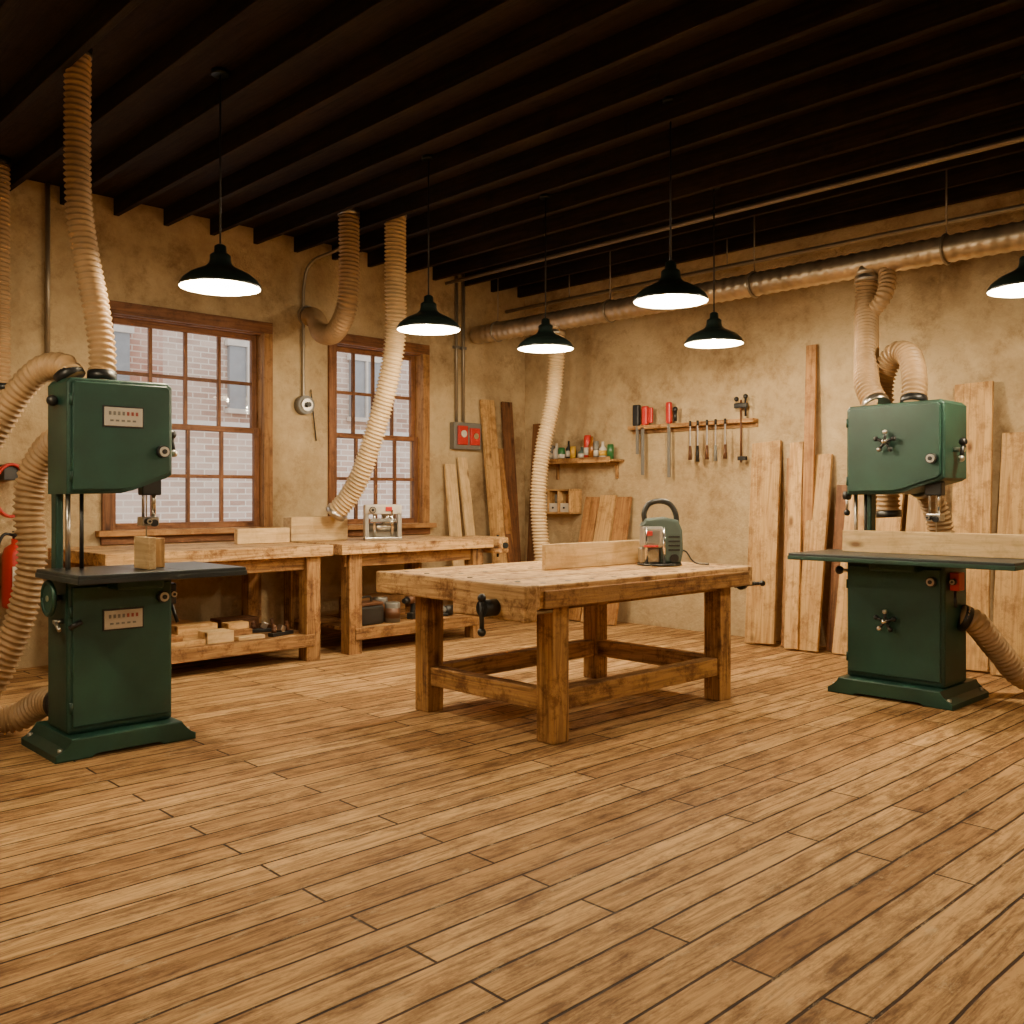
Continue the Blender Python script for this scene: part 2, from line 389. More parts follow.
# ------------------------------------------------------------ lamps
def lamp(x, y, power=60):
    e = empty("pendant_lamp", (x,y,2.58))
    lathe("shade", [(0.232,0.0),(0.236,0.006),(0.232,0.018),(0.215,0.045),(0.175,0.078),(0.125,0.103),(0.085,0.122),(0.066,0.142),(0.060,0.165),(0.060,0.190),(0.050,0.200),(0.036,0.206),(0.034,0.245),(0.018,0.256),(0.0,0.258)], (0,0,0), SHADE, e)
    lathe("shade_liner", [(0.231,0.001),(0.226,0.015),(0.208,0.040),(0.168,0.072),(0.118,0.097),(0.078,0.115),(0.0,0.125)], (0,0,0), SHADEGLOW, e)
    ball("bulb", (0,0,0.075), 0.042, BULB, e)
    cyl("cord", (0,0,0.25), (0,0,HC-2.58), 0.006, BLACK, e, 8)
    cyl("ceiling_canopy", (0,0,H-2.58-0.03), (0,0,HC-2.58), 0.05, SHADE, e)
    ld = bpy.data.lights.new("lamp_light", 'POINT'); ld.energy = power; ld.color = (1.0,0.81,0.545); ld.shadow_soft_size = 0.06
    lo = bpy.data.objects.new("lamp_light", ld); lo.location = (0,0,-0.02); C.objects.link(lo); lo.parent = e
for k, p in enumerate([(2.64,5.22),(4.41,5.47),(5.68,5.50),(4.87,3.62),(6.47,4.38),(6.13,1.93),(0.6,4.4),(0.5,-0.5),(-1.2,1.5),(4.2,-1.0)]):
    lamp(*p, power=96 if k < 6 else 66)  # first six hang in view; the others are unseen, added as fill light

# ------------------------------------------------------------ band saws
def star_knob(name, c, parent, r=0.05):
    x,y,z = c
    cyl(name+"_hub", (x,y,z), (x,y-0.05,z), 0.018, STEEL, parent)
    for k in range(5):
        a = 2*math.pi*k/5+0.3
        cyl(name+"_spoke%d" % k, (x,y-0.04,z), (x+r*math.cos(a),y-0.04,z+r*math.sin(a)), 0.010, BLACK, parent, 10)
        ball(name+"_lobe%d" % k, (x+r*math.cos(a),y-0.04,z+r*math.sin(a)), 0.017, STEEL if k%2 else BLACK, parent)
    ball(name+"_cap", (x,y-0.052,z), 0.018, CHROME, parent)
def round_knob(name, c, parent, r=0.03):
    x,y,z = c
    cyl(name, (x,y,z), (x,y-0.03,z), r, BLACK, parent)
    cyl(name+"_rim", (x,y-0.03,z), (x,y-0.036,z), r*0.8, STEEL, parent)
    cyl(name+"_cap", (x,y-0.036,z), (x,y-0.042,z), r*0.4, BLACK, parent)

def bandsaw(loc, rz, W, D, tab, badges, stars):
    e = empty("band_saw", loc, rz)
    pts = [(-.09,0),(.09,0),(.12,.028),(W-.12,.028),(W-.09,0),(W+.09,0),(W+.09,.035),(W+.035,.06),(W+.01,.11),(-.01,.11),(-.035,.06),(-.09,.035)]
    prism("base_casting", pts, -0.10, D+0.14, GREEN, e, 0.008)
    for bx in (-0.055, W+0.055):
        for by in (-0.06, D+0.10): cyl("anchor_bolt", (bx,by,0.035), (bx,by,0.062), 0.014, STEEL, e, 8)
    box("lower_cabinet", 0, W, 0, D, 0.11, 0.93, GREEN, e, 0.02)
    box("lower_door", 0.02, W-0.02, -0.018, 0.002, 0.15, 0.88, GREEN2, e, 0.01)
    for z in (0.25,0.75,1.46,1.86): cyl("door_hinge", (0.014,-0.012,z-0.03), (0.014,-0.012,z+0.03), 0.009, GREEN, e, 12)
    tx0, tx1, ty0, ty1 = tab
    box("table", tx0, tx1, ty0, ty1, 0.932, 0.97, IRON, e, 0.006)
    box("table_edge_band", tx0-0.004, tx1+0.004, ty0-0.004, ty1+0.004, 0.925, 0.952, GREEN if stars else IRON, e, 0.004)
    box("table_trunnion", W*0.3, W*0.9, 0.02, D-0.04, 0.90, 0.936, BLACK, e, 0.006)
    box("trunnion_bracket", W*0.35, W*0.8, -0.16, 0.0, 0.86, 0.926, GREEN, e, 0.015)
    box("table_slot", W-0.13, W-0.124, ty0+0.02, 0.12, 0.9702, 0.9708, BLACK, e, 0)
    cyl("table_insert", (W-0.1,0.12,0.968), (W-0.1,0.12,0.972), 0.035, STEEL, e)
    up = [(0,1.365),(0,1.95),(0.02,1.975),(W-0.03,1.985),(W,1.96),(W,1.475),(W-0.03,1.455),(W*0.78,1.425),(W*0.6,1.385),(W*0.5,1.37)]
    prism("upper_wheel_housing", up, 0.0, D, GREEN, e, 0.016)
    up2 = [(0.02,1.385),(0.02,1.94),(0.035,1.955),(W-0.04,1.963),(W-0.02,1.945),(W-0.02,1.495),(W-0.04,1.475),(W*0.77,1.447),(W*0.59,1.405),(W*0.5,1.39)]
    prism("upper_door", up2, -0.018, 0.004, GREEN2, e, 0.008)
    cyl("column_rod", (0.03,0.08,0.93), (0.03,0.08,1.38), 0.013, STEEL, e)
    cyl("column_rod_2", (0.10,0.08,0.93), (0.10,0.08,1.38), 0.011, BLACK, e)
    box("frame_spine", 0.01, 0.05, D-0.11, D-0.03, 0.9, 1.40, GREEN, e, 0.008)
    gx = W-0.10
    box("guide_bracket", gx-0.05, gx+0.06, 0.05, 0.12, 1.36, 1.45, BLACK, e, 0.008)
    cyl("guide_post", (gx+0.03,0.09,1.20), (gx+0.03,0.09,1.45), 0.012, CHROME, e)
    cyl("guide_post_2", (gx-0.03,0.09,1.22), (gx-0.03,0.09,1.45), 0.008, STEEL, e)
    box("guide_block", gx-0.045, gx+0.05, 0.06, 0.14, 1.19, 1.24, STEEL, e, 0.006)
    cyl("guide_bearing", (gx+0.02,0.05,1.205), (gx+0.02,0.075,1.205), 0.02, BLACK, e)
    round_knob("guide_knob", (gx-0.02,0.06,1.215), e, 0.018)
    box("saw_blade", gx-0.0008, gx+0.0008, 0.11, 0.128, 0.95, 1.45, STEEL, e, 0)
    round_knob("door_knob", (W-0.07,-0.018,1.60), e, 0.034)
    round_knob("cabinet_knob", (W-0.07,-0.018,0.80), e, 0.032)
    cyl("tension_shaft", (W,0.15,1.66), (W+0.07,0.15,1.66), 0.016, STEEL, e)
    cyl("tension_lever", (W+0.06,0.15,1.70), (W+0.06,0.12,1.60), 0.012, BLACK, e)
    ball("tension_grip", (W+0.06,0.15,1.71), 0.028, BLACK, e); ball("tension_grip_2", (W+0.06,0.12,1.60), 0.022, STEEL, e)
    box("switch_box", W, W+0.06, 0.08, 0.18, 0.74, 0.86, BLACK if badges else RED, e, 0.008)
    round_knob("switch_button", (W+0.03,0.08,0.80), e, 0.02)
    cyl("lower_lever", (W+0.03,0.1,0.76), (W+0.05,0.05,0.64), 0.010, BLACK, e)
    if badges:
        for z0 in (1.73, 0.645):
            box("badge", 0.18, 0.385, -0.024, -0.016, z0, z0+0.10, BADGE, e, 0.004)
            box("badge_rim", 0.172, 0.393, -0.021, -0.017, z0-0.008, z0+0.108, BLACK, e, 0.003)
            for k in range(7):
                xx = 0.203+k*0.024
                box("badge_glyph", xx, xx+0.013, -0.0255, -0.023, z0+0.058, z0+0.078, DRED if k > 3 else GREY, e, 0)
            for k in range(5):
                box("badge_line", 0.21+k*0.03, 0.228+k*0.03, -0.0255, -0.023, z0+0.024, z0+0.034, GREY, e, 0)
        cyl("handwheel_shaft", (0.0,0.1,0.82), (-0.07,0.1,0.82), 0.016, STEEL, e)
        tubepts = [(-0.06,0.1+0.085*math.cos(a),0.82+0.085*math.sin(a)) for a in [2*math.pi*k/12 for k in range(13)]]
        tube("handwheel_rim", tubepts, 0.013, GREEN, e, seg=10, step=0.012)
        cyl("handwheel_disc", (-0.055,0.1,0.82), (-0.065,0.1,0.82), 0.08, GREEN, e)
        cyl("crank_arm", (-0.04,0.06,0.70), (-0.04,0.0,0.66), 0.01, STEEL, e)
        cyl("crank_stem", (0.0,0.06,0.70), (-0.05,0.06,0.70), 0.012, STEEL, e)
        cyl("crank_grip", (0.0,-0.03,0.67), (0.06,-0.03,0.70), 0.014, BLACK, e)
        ball("top_left_knob", (-0.025,0.15,1.86), 0.03, BLACK, e); cyl("top_left_knob_stem", (0,0.15,1.86), (-0.04,0.15,1.86), 0.012, STEEL, e)
    if stars:
        star_knob("upper_star", (0.30,-0.018,1.72), e, 0.064); star_knob("lower_star", (0.30,-0.018,0.52), e, 0.064)
        cyl("side_fitting", (0.0,0.05,1.36), (-0.04,0.05,1.36), 0.03, BLACK, e)
        cyl("side_fitting_rod", (-0.02,0.05,1.36), (-0.02,0.05,1.24), 0.01, STEEL, e)
        ball("side_fitting_end", (-0.02,0.05,1.24), 0.022, BLACK, e)
        ball("under_table_knob", (-0.05,0.0,0.84), 0.03, BLACK, e); cyl("under_table_rod", (-0.05,0,0.84), (0.02,0.02,0.84), 0.012, STEEL, e)
    return e

bandsaw((1.755,5.15,0), 0, 0.565, 0.31, (-0.09,0.79,-0.42,0.20), True, False)
bandsaw((6.25,3.145,0), -math.pi/2, 0.667, 0.38, (-0.22,1.22,-0.40,0.24), False, True)
w = empty("wood_fence_block"); box("upright_block", 2.06,2.10,4.86,5.05,0.972,1.14,None,w,kind='pale'); box("block_face", 2.10,2.20,4.98,5.02,0.972,1.13,None,w,kind='pine')
box("fence_board", 6.262, 6.292, 1.95, 3.18, 0.971, 1.12, None, None, 0.004, kind='pale')

# ------------------------------------------------------------ centre workbench
e = empty("workbench")
bx0,bx1,by0,by1 = 3.60,5.61,3.52,4.92
n = 7
for k in range(n):
    ya = by0+(by1-by0)*k/n; yb = by0+(by1-by0)*(k+1)/n
    box("top_plank_%d" % k, bx0, bx1, ya+0.003, yb-0.003, 0.80 if 0<k<n-1 else 0.755, 0.88-0.002*(k%2), None, e, 0.007, kind='benchtop')
box("end_cap", bx0-0.06, bx0, by0+0.0, by1, 0.75, 0.882, None, e, 0.01, kind='benchtop')
box("end_cap_2", bx1, bx1+0.05, by0, by1, 0.75, 0.882, None, e, 0.01, kind='benchtop')
box("front_skirt", bx0+0.02, bx1-0.02, by0-0.015, by0+0.0015, 0.755, 0.85, None, e, 0.004, kind='bench')
L = 0.13
lx = (3.735, 5.33); ly = (3.56, 4.76-L+0.01)
for i_,xx in enumerate(lx):
    for j_,yy in enumerate(ly):
        box("leg_%d%d" % (i_,j_), xx, xx+L, yy, yy+L, 0, 0.80, None, e, 0.009, kind='bench')
for j_,yy in enumerate(ly):
    box("long_stretcher_%d" % j_, lx[0]+L, lx[1], yy+0.02, yy+L-0.02, 0.17, 0.285, None, e, 0.006, kind='bench')
    box("top_rail_%d" % j_, lx[0]+L, lx[1], yy+0.02, yy+L-0.02, 0.73, 0.80, None, e, kind='bench')
for i_,xx in enumerate(lx):
    box("cross_stretcher_%d" % i_, xx+0.02, xx+L-0.02, ly[0]+L, ly[1], 0.17, 0.285, None, e, 0.006, kind='bench')
    box("top_cross_rail_%d" % i_, xx+0.02, xx+L-0.02, ly[0]+L, ly[1], 0.73, 0.80, None, e, kind='bench')
for k in range(10): cyl("dog_hole_%d" % k, (3.72+k*0.2, 3.62, 0.875), (3.72+k*0.2, 3.62, 0.8815), 0.017, BLACK, e, 14)
for k in range(8): cyl("dog_hole_c%d" % k, (3.82+k*0.2, 4.42, 0.875), (3.82+k*0.2, 4.42, 0.8815), 0.017, BLACK, e, 14)
for k in range(6): cyl("dog_hole_b%d" % k, (3.68, 3.78+k*0.2, 0.875), (3.68, 3.78+k*0.2, 0.8815), 0.017, BLACK, e, 14)
# vises
box("vise_chop", bx0-0.165, bx0-0.075, 3.47, 4.05, 0.70, 0.892, None, e, 0.012, kind='benchtop')
cyl("vise_guide_bar", (3.47,3.56,0.735), (3.72,3.56,0.735), 0.014, STEEL, e); cyl("vise_guide_bar_2", (3.47,3.98,0.735), (3.72,3.98,0.735), 0.014, STEEL, e)
cyl("vise_screw", (3.33,3.70,0.765), (3.72,3.70,0.765), 0.02, BLACK, e)
cyl("vise_hub", (3.34,3.70,0.765), (3.436,3.70,0.765), 0.045, BLACK, e)
cyl("vise_handle", (3.34,3.70,0.64), (3.34,3.70,0.82), 0.013, BLACK, e)
ball("vise_handle_end", (3.34,3.70,0.64), 0.023, BLACK, e); ball("vise_handle_top", (3.34,3.70,0.82), 0.023, BLACK, e)
cyl("tail_vise_screw", (5.6,3.62,0.745), (5.84,3.62,0.745), 0.016, BLACK, e)
cyl("tail_vise_handle", (5.83,3.55,0.75), (5.83,3.72,0.735), 0.013, BLACK, e); ball("tail_vise_knob",(5.83,3.55,0.75),0.021,BLACK,e); ball("tail_vise_knob_2",(5.83,3.72,0.735),0.021,BLACK,e)
cyl("tail_vise_hub", (5.662,3.62,0.745), (5.70,3.62,0.745), 0.034, BLACK, e)
box("upright_board", 4.38, 5.34, 4.24, 4.275, 0.881, 1.045, None, None, 0.004, kind='pale')

# router
e = empty("router", (5.28,4.02,0.882), math.radians(-44))
lathe("base_plate", [(0,0),(0.15,0),(0.155,0.006),(0.15,0.014),(0,0.014)], (0,0,0), BLACK, e)
box("clear_guard", -0.14, -0.01, -0.07, 0.07, 0.014, 0.12, STEEL, e, 0.012)
cyl("guide_column", (-0.10,-0.08,0.012), (-0.10,-0.08,0.26), 0.011, CHROME, e)
cyl("guide_column_2", (0.02,-0.08,0.012), (0.02,-0.08,0.26), 0.011, CHROME, e)
cyl("collet", (-0.06,0,0.02), (-0.06,0,0.14), 0.03, CHROME, e)
box("motor_front", -0.13, 0.02, -0.085, 0.06, 0.12, 0.27, SILVER, e, 0.02)
box("motor_label", -0.11, -0.01, -0.09, -0.083, 0.15, 0.24, GREY, e, 0.003)
box("red_switch", -0.10, -0.06, -0.096, -0.085, 0.205, 0.235, RED, e, 0.004)
box("red_stripe", -0.12, -0.02, -0.094, -0.085, 0.125, 0.14, RED, e, 0.003)
prism("motor_housing", [(0.0,0.014),(0.14,0.014),(0.155,0.10),(0.15,0.24),(0.12,0.31),(0.03,0.33),(-0.10,0.32),(-0.13,0.27),(0.0,0.26)], -0.07, 0.08, TEAL, e, 0.02)
for k in range(4): box("vent_%d" % k, 0.05, 0.13, -0.074, -0.068, 0.10+k*0.03, 0.113+k*0.03, BLACK, e, 0.002)
cyl("depth_knob", (0.09,-0.09,0.05), (0.09,-0.065,0.05), 0.03, BLACK, e)
cyl("front_dial", (-0.06,-0.105,0.075), (-0.06,-0.07,0.075), 0.035, CHROME, e)
tube("carry_handle", [(-0.10,0,0.30),(-0.105,0,0.36),(-0.07,0,0.42),(0.0,0,0.44),(0.07,0,0.42),(0.11,0,0.36),(0.12,0,0.29)], 0.019, BLACK, e, seg=12, step=0.012)
tube("power_cord", [(0.13,0.03,0.10),(0.19,0.04,0.09),(0.23,0.02,0.03),(0.27,0.0,0.008),(0.34,-0.02,0.006)], 0.006, BLACK, e, seg=8, step=0.012)

# ------------------------------------------------------------ back benches
def back_bench(x0, x1, y0, y1, vise):
    e = empty("workbench"); T = 0.95
    n = 5
    for k in range(n):
        ya = y0+(y1-y0)*k/n; yb = y0+(y1-y0)*(k+1)/n
        box("top_plank_%d" % k, x0, x1, ya+0.001, yb-0.001, T-0.09, T, None, e, kind='benchtop')
    box("apron", x0+0.08, x1-0.08, y0+0.08, y0+0.11, T-0.20, T-0.09, None, e, kind='bench')
    for i_,xx in enumerate((x0+0.10, x1-0.23)):
        for j_,yy in enumerate((y0+0.04, y1-0.17)):
            box("leg_%d%d" % (i_,j_), xx, xx+0.13, yy, yy+0.13, 0, T-0.09, None, e, kind='bench')
    box("shelf_rail", x0+0.16, x1-0.16, y0+0.03, y0+0.07, 0.12, 0.22, None, e, kind='bench')
    for k in range(4):
        ya = y0+0.08+(y1-y0-0.2)*k/4; yb = y0+0.08+(y1-y0-0.2)*(k+1)/4
        box("shelf_board_%d" % k, x0+0.14, x1-0.14, ya+0.003, yb-0.003, 0.19, 0.22, None, e, kind='bench')
    if vise:
        box("vise_block", x1+0.03, x1+0.15, y0-0.06, y0+0.5, T-0.15, T+0.01, None, e, 0.02, kind='benchtop')
        cyl("vise_screw", (x1,y0+0.2,T-0.08), (x1+0.25,y0+0.2,T-0.08), 0.018, BLACK, e)
        cyl("vise_handle", (x1+0.24,y0+0.2,T-0.2), (x1+0.24,y0+0.2,T+0.02), 0.012, BLACK, e)
        cyl("vise_front_screw", (x1+0.09,y0-0.08,T-0.07), (x1+0.09,y0-0.05,T-0.07), 0.03, IRON, e)
    return e
back_bench(2.55, 4.42, 6.74, 7.92, False)
back_bench(4.52, 6.26, 6.76, 7.92, True)

box("wood_beam", 3.90, 4.40, 7.40, 7.46, 0.951, 1.08, None, None, kind='pale')
box("wood_beam", 4.45, 5.05, 7.46, 7.60, 0.951, 1.17, None, None, 0.006, kind='pale')
e = empty("benchtop_planer", (5.22,7.15,0.951), math.radians(-30))
box("base", -0.17,0.17,-0.12,0.12,0,0.03,STEEL,e); box("fence", -0.17,0.17,0.05,0.07,0.03,0.12,SILVER,e)
box("left_cheek", -0.17,-0.13,-0.08,0.08,0.03,0.30,SILVER,e,0.01); box("right_cheek", 0.13,0.17,-0.08,0.08,0.03,0.30,SILVER,e,0.01)
box("head", -0.17,0.17,-0.09,0.09,0.24,0.33,WHITE,e,0.015)
cyl("cutter_roll", (-0.13,0,0.12),(0.13,0,0.12),0.04,STEEL,e)
cyl("motor", (0.05,0,0.14),(0.05,0,0.26),0.06,CHROME,e)
cyl("post",(-0.08,-0.06,0.03),(-0.08,-0.06,0.30),0.014,CHROME,e); cyl("post_2",(0.08,-0.09,0.03),(0.08,-0.09,0.28),0.012,CHROME,e)
box("bracket",-0.12,0.12,-0.10,-0.04,0.17,0.20,GREY,e)
round_knob("knob",(-0.1,-0.09,0.28),e,0.03); box("red_tab",0.02,0.08,-0.10,-0.088,0.27,0.31,RED,e)

# shelf clutter
e = empty("wood_offcuts")
for (a,b_,c,d,z0,z1,kd) in [(3.0,3.35,6.86,7.05,0.221,0.26,'pine'),(3.0,3.18,6.88,7.05,0.261,0.30,'oak'),(3.22,3.55,7.06,7.22,0.221,0.35,'pine'),(3.36,3.58,6.85,7.02,0.221,0.31,'pale'),(3.1,3.5,7.3,7.5,0.221,0.34,'oak'),(3.62,3.85,6.85,6.93,0.221,0.25,'pale'),(3.6,3.82,7.0,7.2,0.221,0.285,'oak'),(3.62,3.8,7.02,7.14,0.286,0.34,'pine'),(2.85,3.2,7.56,7.7,0.221,0.40,'pine'),(3.75,4.1,7.4,7.6,0.221,0.32,'dark')]:
    box("offcut", a,b_,c,d,z0,z1,None,e,kind=kd)
def hand_plane(x,y,z,rz):
    e = empty("hand_plane",(x,y,z),rz)
    box("sole",-0.12,0.12,-0.03,0.03,0,0.03,BLACK,e); cyl("front_knob",(-0.08,0,0.03),(-0.08,0,0.07),0.02,BROWNC,e); ball("front_knob_top",(-0.08,0,0.075),0.022,BROWNC,e)
    box("frog",-0.02,0.03,-0.025,0.025,0.03,0.08,STEEL,e,rot=(0,0.5,0)); box("tote",0.06,0.085,-0.012,0.012,0.03,0.11,BROWNC,e,rot=(0,-0.25,0))
hand_plane(4.02,6.90,0.221,0.3); hand_plane(4.02,7.18,0.221,-0.4)
e = empty("tool_case",(4.90,6.98,0.221),0.1)
box("body",-0.15,0.15,-0.1,0.1,0,0.17,BLACK,e,0.02); box("lid",-0.145,0.145,-0.095,0.095,0.17,0.20,BROWNC,e,0.012)
tube("handle",[(-0.06,-0.02,0.20),(-0.05,-0.02,0.24),(0.05,-0.02,0.24),(0.06,-0.02,0.20)],0.01,BLACK,e,seg=8,step=0.01)
e = empty("paint_can",(5.17,6.93,0.221)); lathe("can",[(0,0),(0.07,0),(0.07,0.17),(0.066,0.18),(0,0.18)],(0,0,0),GREY,e,28); cyl("label",(0,0,0.04),(0,0,0.13),0.0715,BROWNC,e)
e = empty("paint_can",(5.17,7.12,0.221)); lathe("can",[(0,0),(0.07,0),(0.07,0.20),(0.066,0.21),(0,0.21)],(0,0,0),GREY,e,28); cyl("label",(0,0,0.04),(0,0,0.15),0.0715,AMB,e)
e = empty("cordless_drill",(5.43,6.98,0.221),0.4)
cyl("body",(-0.09,0,0.18),(0.07,0,0.18),0.038,BROWNC,e); cyl("chuck",(-0.15,0,0.18),(-0.09,0,0.18),0.022,BLACK,e,r2=0.035); box("grip",0.0,0.045,-0.02,0.02,0.05,0.16,BLACK,e,0.01,rot=(0,0.15,0)); box("battery",-0.04,0.07,-0.035,0.035,0,0.06,BLACK,e,0.01)
e = empty("grinder",(5.72,6.98,0.221),-0.3)
cyl("body",(-0.12,0,0.06),(0.10,0,0.06),0.04,GREY,e); cyl("head",(0.12,0,0.01),(0.12,0,0.10),0.05,BLACK,e); box("foot",-0.1,0.1,-0.05,0.05,0,0.03,BLACK,e)
e = empty("storage_crate",(5.3,7.42,0.221),0)
box("bottom",-0.3,0.3,-0.12,0.12,0,0.02,None,e,kind='oak'); box("front",-0.3,0.3,-0.12,-0.1,0.02,0.2,None,e,kind='oak'); box("back",-0.3,0.3,0.1,0.12,0.02,0.2,None,e,kind='oak'); box("side",-0.3,-0.28,-0.1,0.1,0.02,0.2,None,e,kind='oak'); box("side_2",0.28,0.3,-0.1,0.1,0.02,0.2,None,e,kind='oak')

# ------------------------------------------------------------ hoses, ducts
hose([(1.99,5.31,1.985),(2.0,5.33,2.15),(1.985,5.38,2.4),(1.95,5.46,2.75),(1.93,5.5,3.1),(1.93,5.5,HC)], 0.066)
hose([(1.84,5.33,1.985),(1.81,5.36,2.05),(1.74,5.48,2.045),(1.66,5.60,1.93),(1.58,5.72,1.73),(1.48,5.84,1.5),(1.30,6.05,1.2),(1.05,6.40,1.02)], 0.068)
hose([(1.88,5.47,1.68),(1.83,5.62,1.64),(1.77,5.73,1.48),(1.75,5.75,1.28),(1.765,5.74,1.0),(1.73,5.78,0.72),(1.66,5.84,0.46),(1.56,5.92,0.24),(1.35,6.1,0.13),(1.06,6.44,0.28)], 0.075)
hose([(1.84,5.47,0.22),(1.80,5.66,0.20),(1.70,5.82,0.10),(1.45,5.95,0.09),(1.25,6.4,0.1),(1.13,6.62,0.4)], 0.075)
hose([(2.14,7.70,HC),(2.14,7.70,3.2),(2.15,7.72,2.6),(2.16,7.75,2.15)], 0.07)
hose([(4.73,6.97,HC),(4.73,6.97,3.25),(4.735,7.03,2.98),(4.78,7.28,2.83),(4.85,7.6,2.88),(4.95,7.85,3.05),(4.98,8.06,3.12)], 0.085)
hose([(5.03,6.70,HC),(5.03,6.70,3.2),(5.05,6.73,2.73),(5.04,6.88,2.21),(4.97,7.08,1.64),(4.92,7.22,1.38),(4.84,7.36,1.19)], 0.088, HOSEC)
hose([(7.1,6.72,3.06),(7.1,6.72,2.75),(7.10,6.77,2.35),(7.02,6.84,1.83),(6.99,6.87,1.32),(7.01,6.85,0.86),(7.02,6.8,0.5),(7.05,6.75,0.2),(7.05,6.72,0.005)], 0.08, HOSEC)
hose([(7.1,3.40,3.06),(7.08,3.395,2.85),(6.95,3.335,2.6),(6.78,3.255,2.35),(6.62,3.17,2.15),(6.52,3.05,1.985)], 0.082)
hose([(6.86,3.12,1.2),(6.85,3.15,1.8),(6.84,3.16,2.18),(6.80,3.06,2.38),(6.74,2.92,2.36),(6.62,2.83,2.18),(6.54,2.80,1.985)], 0.078)
hose([(6.635,2.80,1.44),(6.78,2.80,1.38),(6.88,2.76,1.15),(6.88,2.72,0.8),(6.78,2.78,0.5),(6.635,2.80,0.42)], 0.08)
hose([(6.50,2.475,0.56),(6.56,2.40,0.52),(6.75,2.32,0.32),(6.95,2.2,0.12),(7.3,1.9,0.085),(7.6,1.2,0.085)], 0.075)
e = empty("spiral_duct")
tube("duct_pipe", [(7.1,7.95,3.16),(7.1,5,3.16),(7.1,2,3.16),(7.1,-3.15,3.16)], 0.098, GALV, e, rib=0.005, pitch=0.09, step=0.0225, helix=True, seg=28)
for yy in (7.6,6.0,4.4,2.8,1.2):
    tube("strap", [(7.1+0.106*math.cos(a),yy,3.16+0.106*math.sin(a)) for a in [2*math.pi*k/16 for k in range(17)]], 0.010, PIPE, e, seg=8, step=0.02)
    cyl("hanger", (7.1,yy,3.27), (7.1,yy,HC), 0.006, PIPE, e, 8)
cyl("branch_collar", (7.1,3.40,3.06),(7.1,3.40,3.14),0.09,GALV,e); cyl("branch_collar_2", (7.1,6.72,3.06),(7.1,6.72,3.14),0.09,GALV,e)
tube("branch_elbow", [(7.1,3.25,3.1),(7.06,3.22,2.98),(7.02,3.24,2.86),(7.03,3.32,2.78)], 0.06, HOSE, e, rib=0.006, pitch=0.034, step=0.0065)
e = empty("ceiling_conduit")
cyl("pipe", (7.6,-3.1,3.5),(7.6,8.0,3.5),0.02,PIPE,e)
for yy in (7,5,3,1): cyl("clip",(7.6,yy,3.5),(7.6,yy,HC),0.006,PIPE,e,8)
cyl("pipe_2", (6.7,-3.1,3.69),(6.7,8.0,3.69),0.02,PIPE,e)

# conduits on window wall
e = empty("wall_conduit")
cyl("pipe",(2.59,8.04,2.42),(2.59,8.04,HC),0.018,PIPE,e); box("junction_box",2.53,2.65,7.99,8.068,2.28,2.42,GREY,e,0.01)
e = empty("wall_conduit")
tube("pipe",[(4.93,8.04,2.26),(4.93,8.04,2.9),(4.93,8.03,3.4),(4.97,7.95,3.62),(5.1,7.7,3.72),(5.2,7.5,HC)],0.016,PIPE,e,seg=12,step=0.03)
cyl("switch_body",(4.93,8.068,2.24),(4.93,7.98,2.24),0.09,GREY,e); cyl("switch_face",(4.93,7.98,2.24),(4.93,7.965,2.24),0.06,STEEL,e); cyl("switch_knob",(4.93,7.965,2.24),(4.93,7.93,2.24),0.025,BLACK,e)
cyl("cable",(5.02,8.05,2.4),(5.08,8.05,1.9),0.006,BLACK,e,8)
e = empty("wall_conduit")
for dx in (6.88,6.98):
    cyl("pipe",(dx,8.04,2.16),(dx,8.04,HC),0.018,PIPE,e)
    box("clamp",dx-0.035,dx+0.035,8.02,8.068,3.0,3.03,GREY,e,0.002)
box("switch_panel",6.80,7.20,7.98,8.068,1.88,2.18,GREY,e,0.01)
box("red_cover",6.84,6.98,7.955,7.98,1.93,2.14,RED,e,0.006); box("meter",7.02,7.16,7.955,7.98,1.93,2.12,RED,e,0.005)
cyl("dial",(6.91,7.955,2.05),(6.91,7.94,2.05),0.04,WHITE,e); cyl("dial_2",(7.09,7.955,2.03),(7.09,7.94,2.03),0.035,CHROME,e)

# fire extinguisher, air hose
e = empty("fire_extinguisher",(2.32,7.93,0.5))
lathe("cylinder",[(0,0),(0.085,0.0),(0.095,0.02),(0.095,0.40),(0.075,0.46),(0.03,0.49),(0.03,0.53),(0,0.53)],(0,0,0),RED,e,32)
cyl("valve",(0,0,0.52),(0,0,0.57),0.022,BLACK,e); box("lever",-0.02,0.02,-0.13,0.02,0.575,0.59,BLACK,e); box("wall_hook",-0.03,0.03,0.08,0.138,0.3,0.36,BLACK,e)
tube("nozzle_hose",[(0.0,-0.02,0.55),(-0.10,-0.05,0.56),(-0.15,-0.05,0.4),(-0.13,-0.04,0.15)],0.012,BLACK,e,seg=10,step=0.012)
box("label",-0.05,0.05,-0.099,-0.09,0.15,0.32,WHITE,e,0.002)
e = empty("air_hose_reel",(2.28,7.90,1.40))
tube("red_hose",[(0.12*math.cos(a),-0.03+0.012*k/6,0.2*math.sin(a)) for k,a in [(k,2*math.pi*k/12) for k in range(37)]],0.012,RED,e,seg=8,step=0.02)
box("bracket",-0.05,0.05,0.0,0.165,0.08,0.2,BLACK,e)

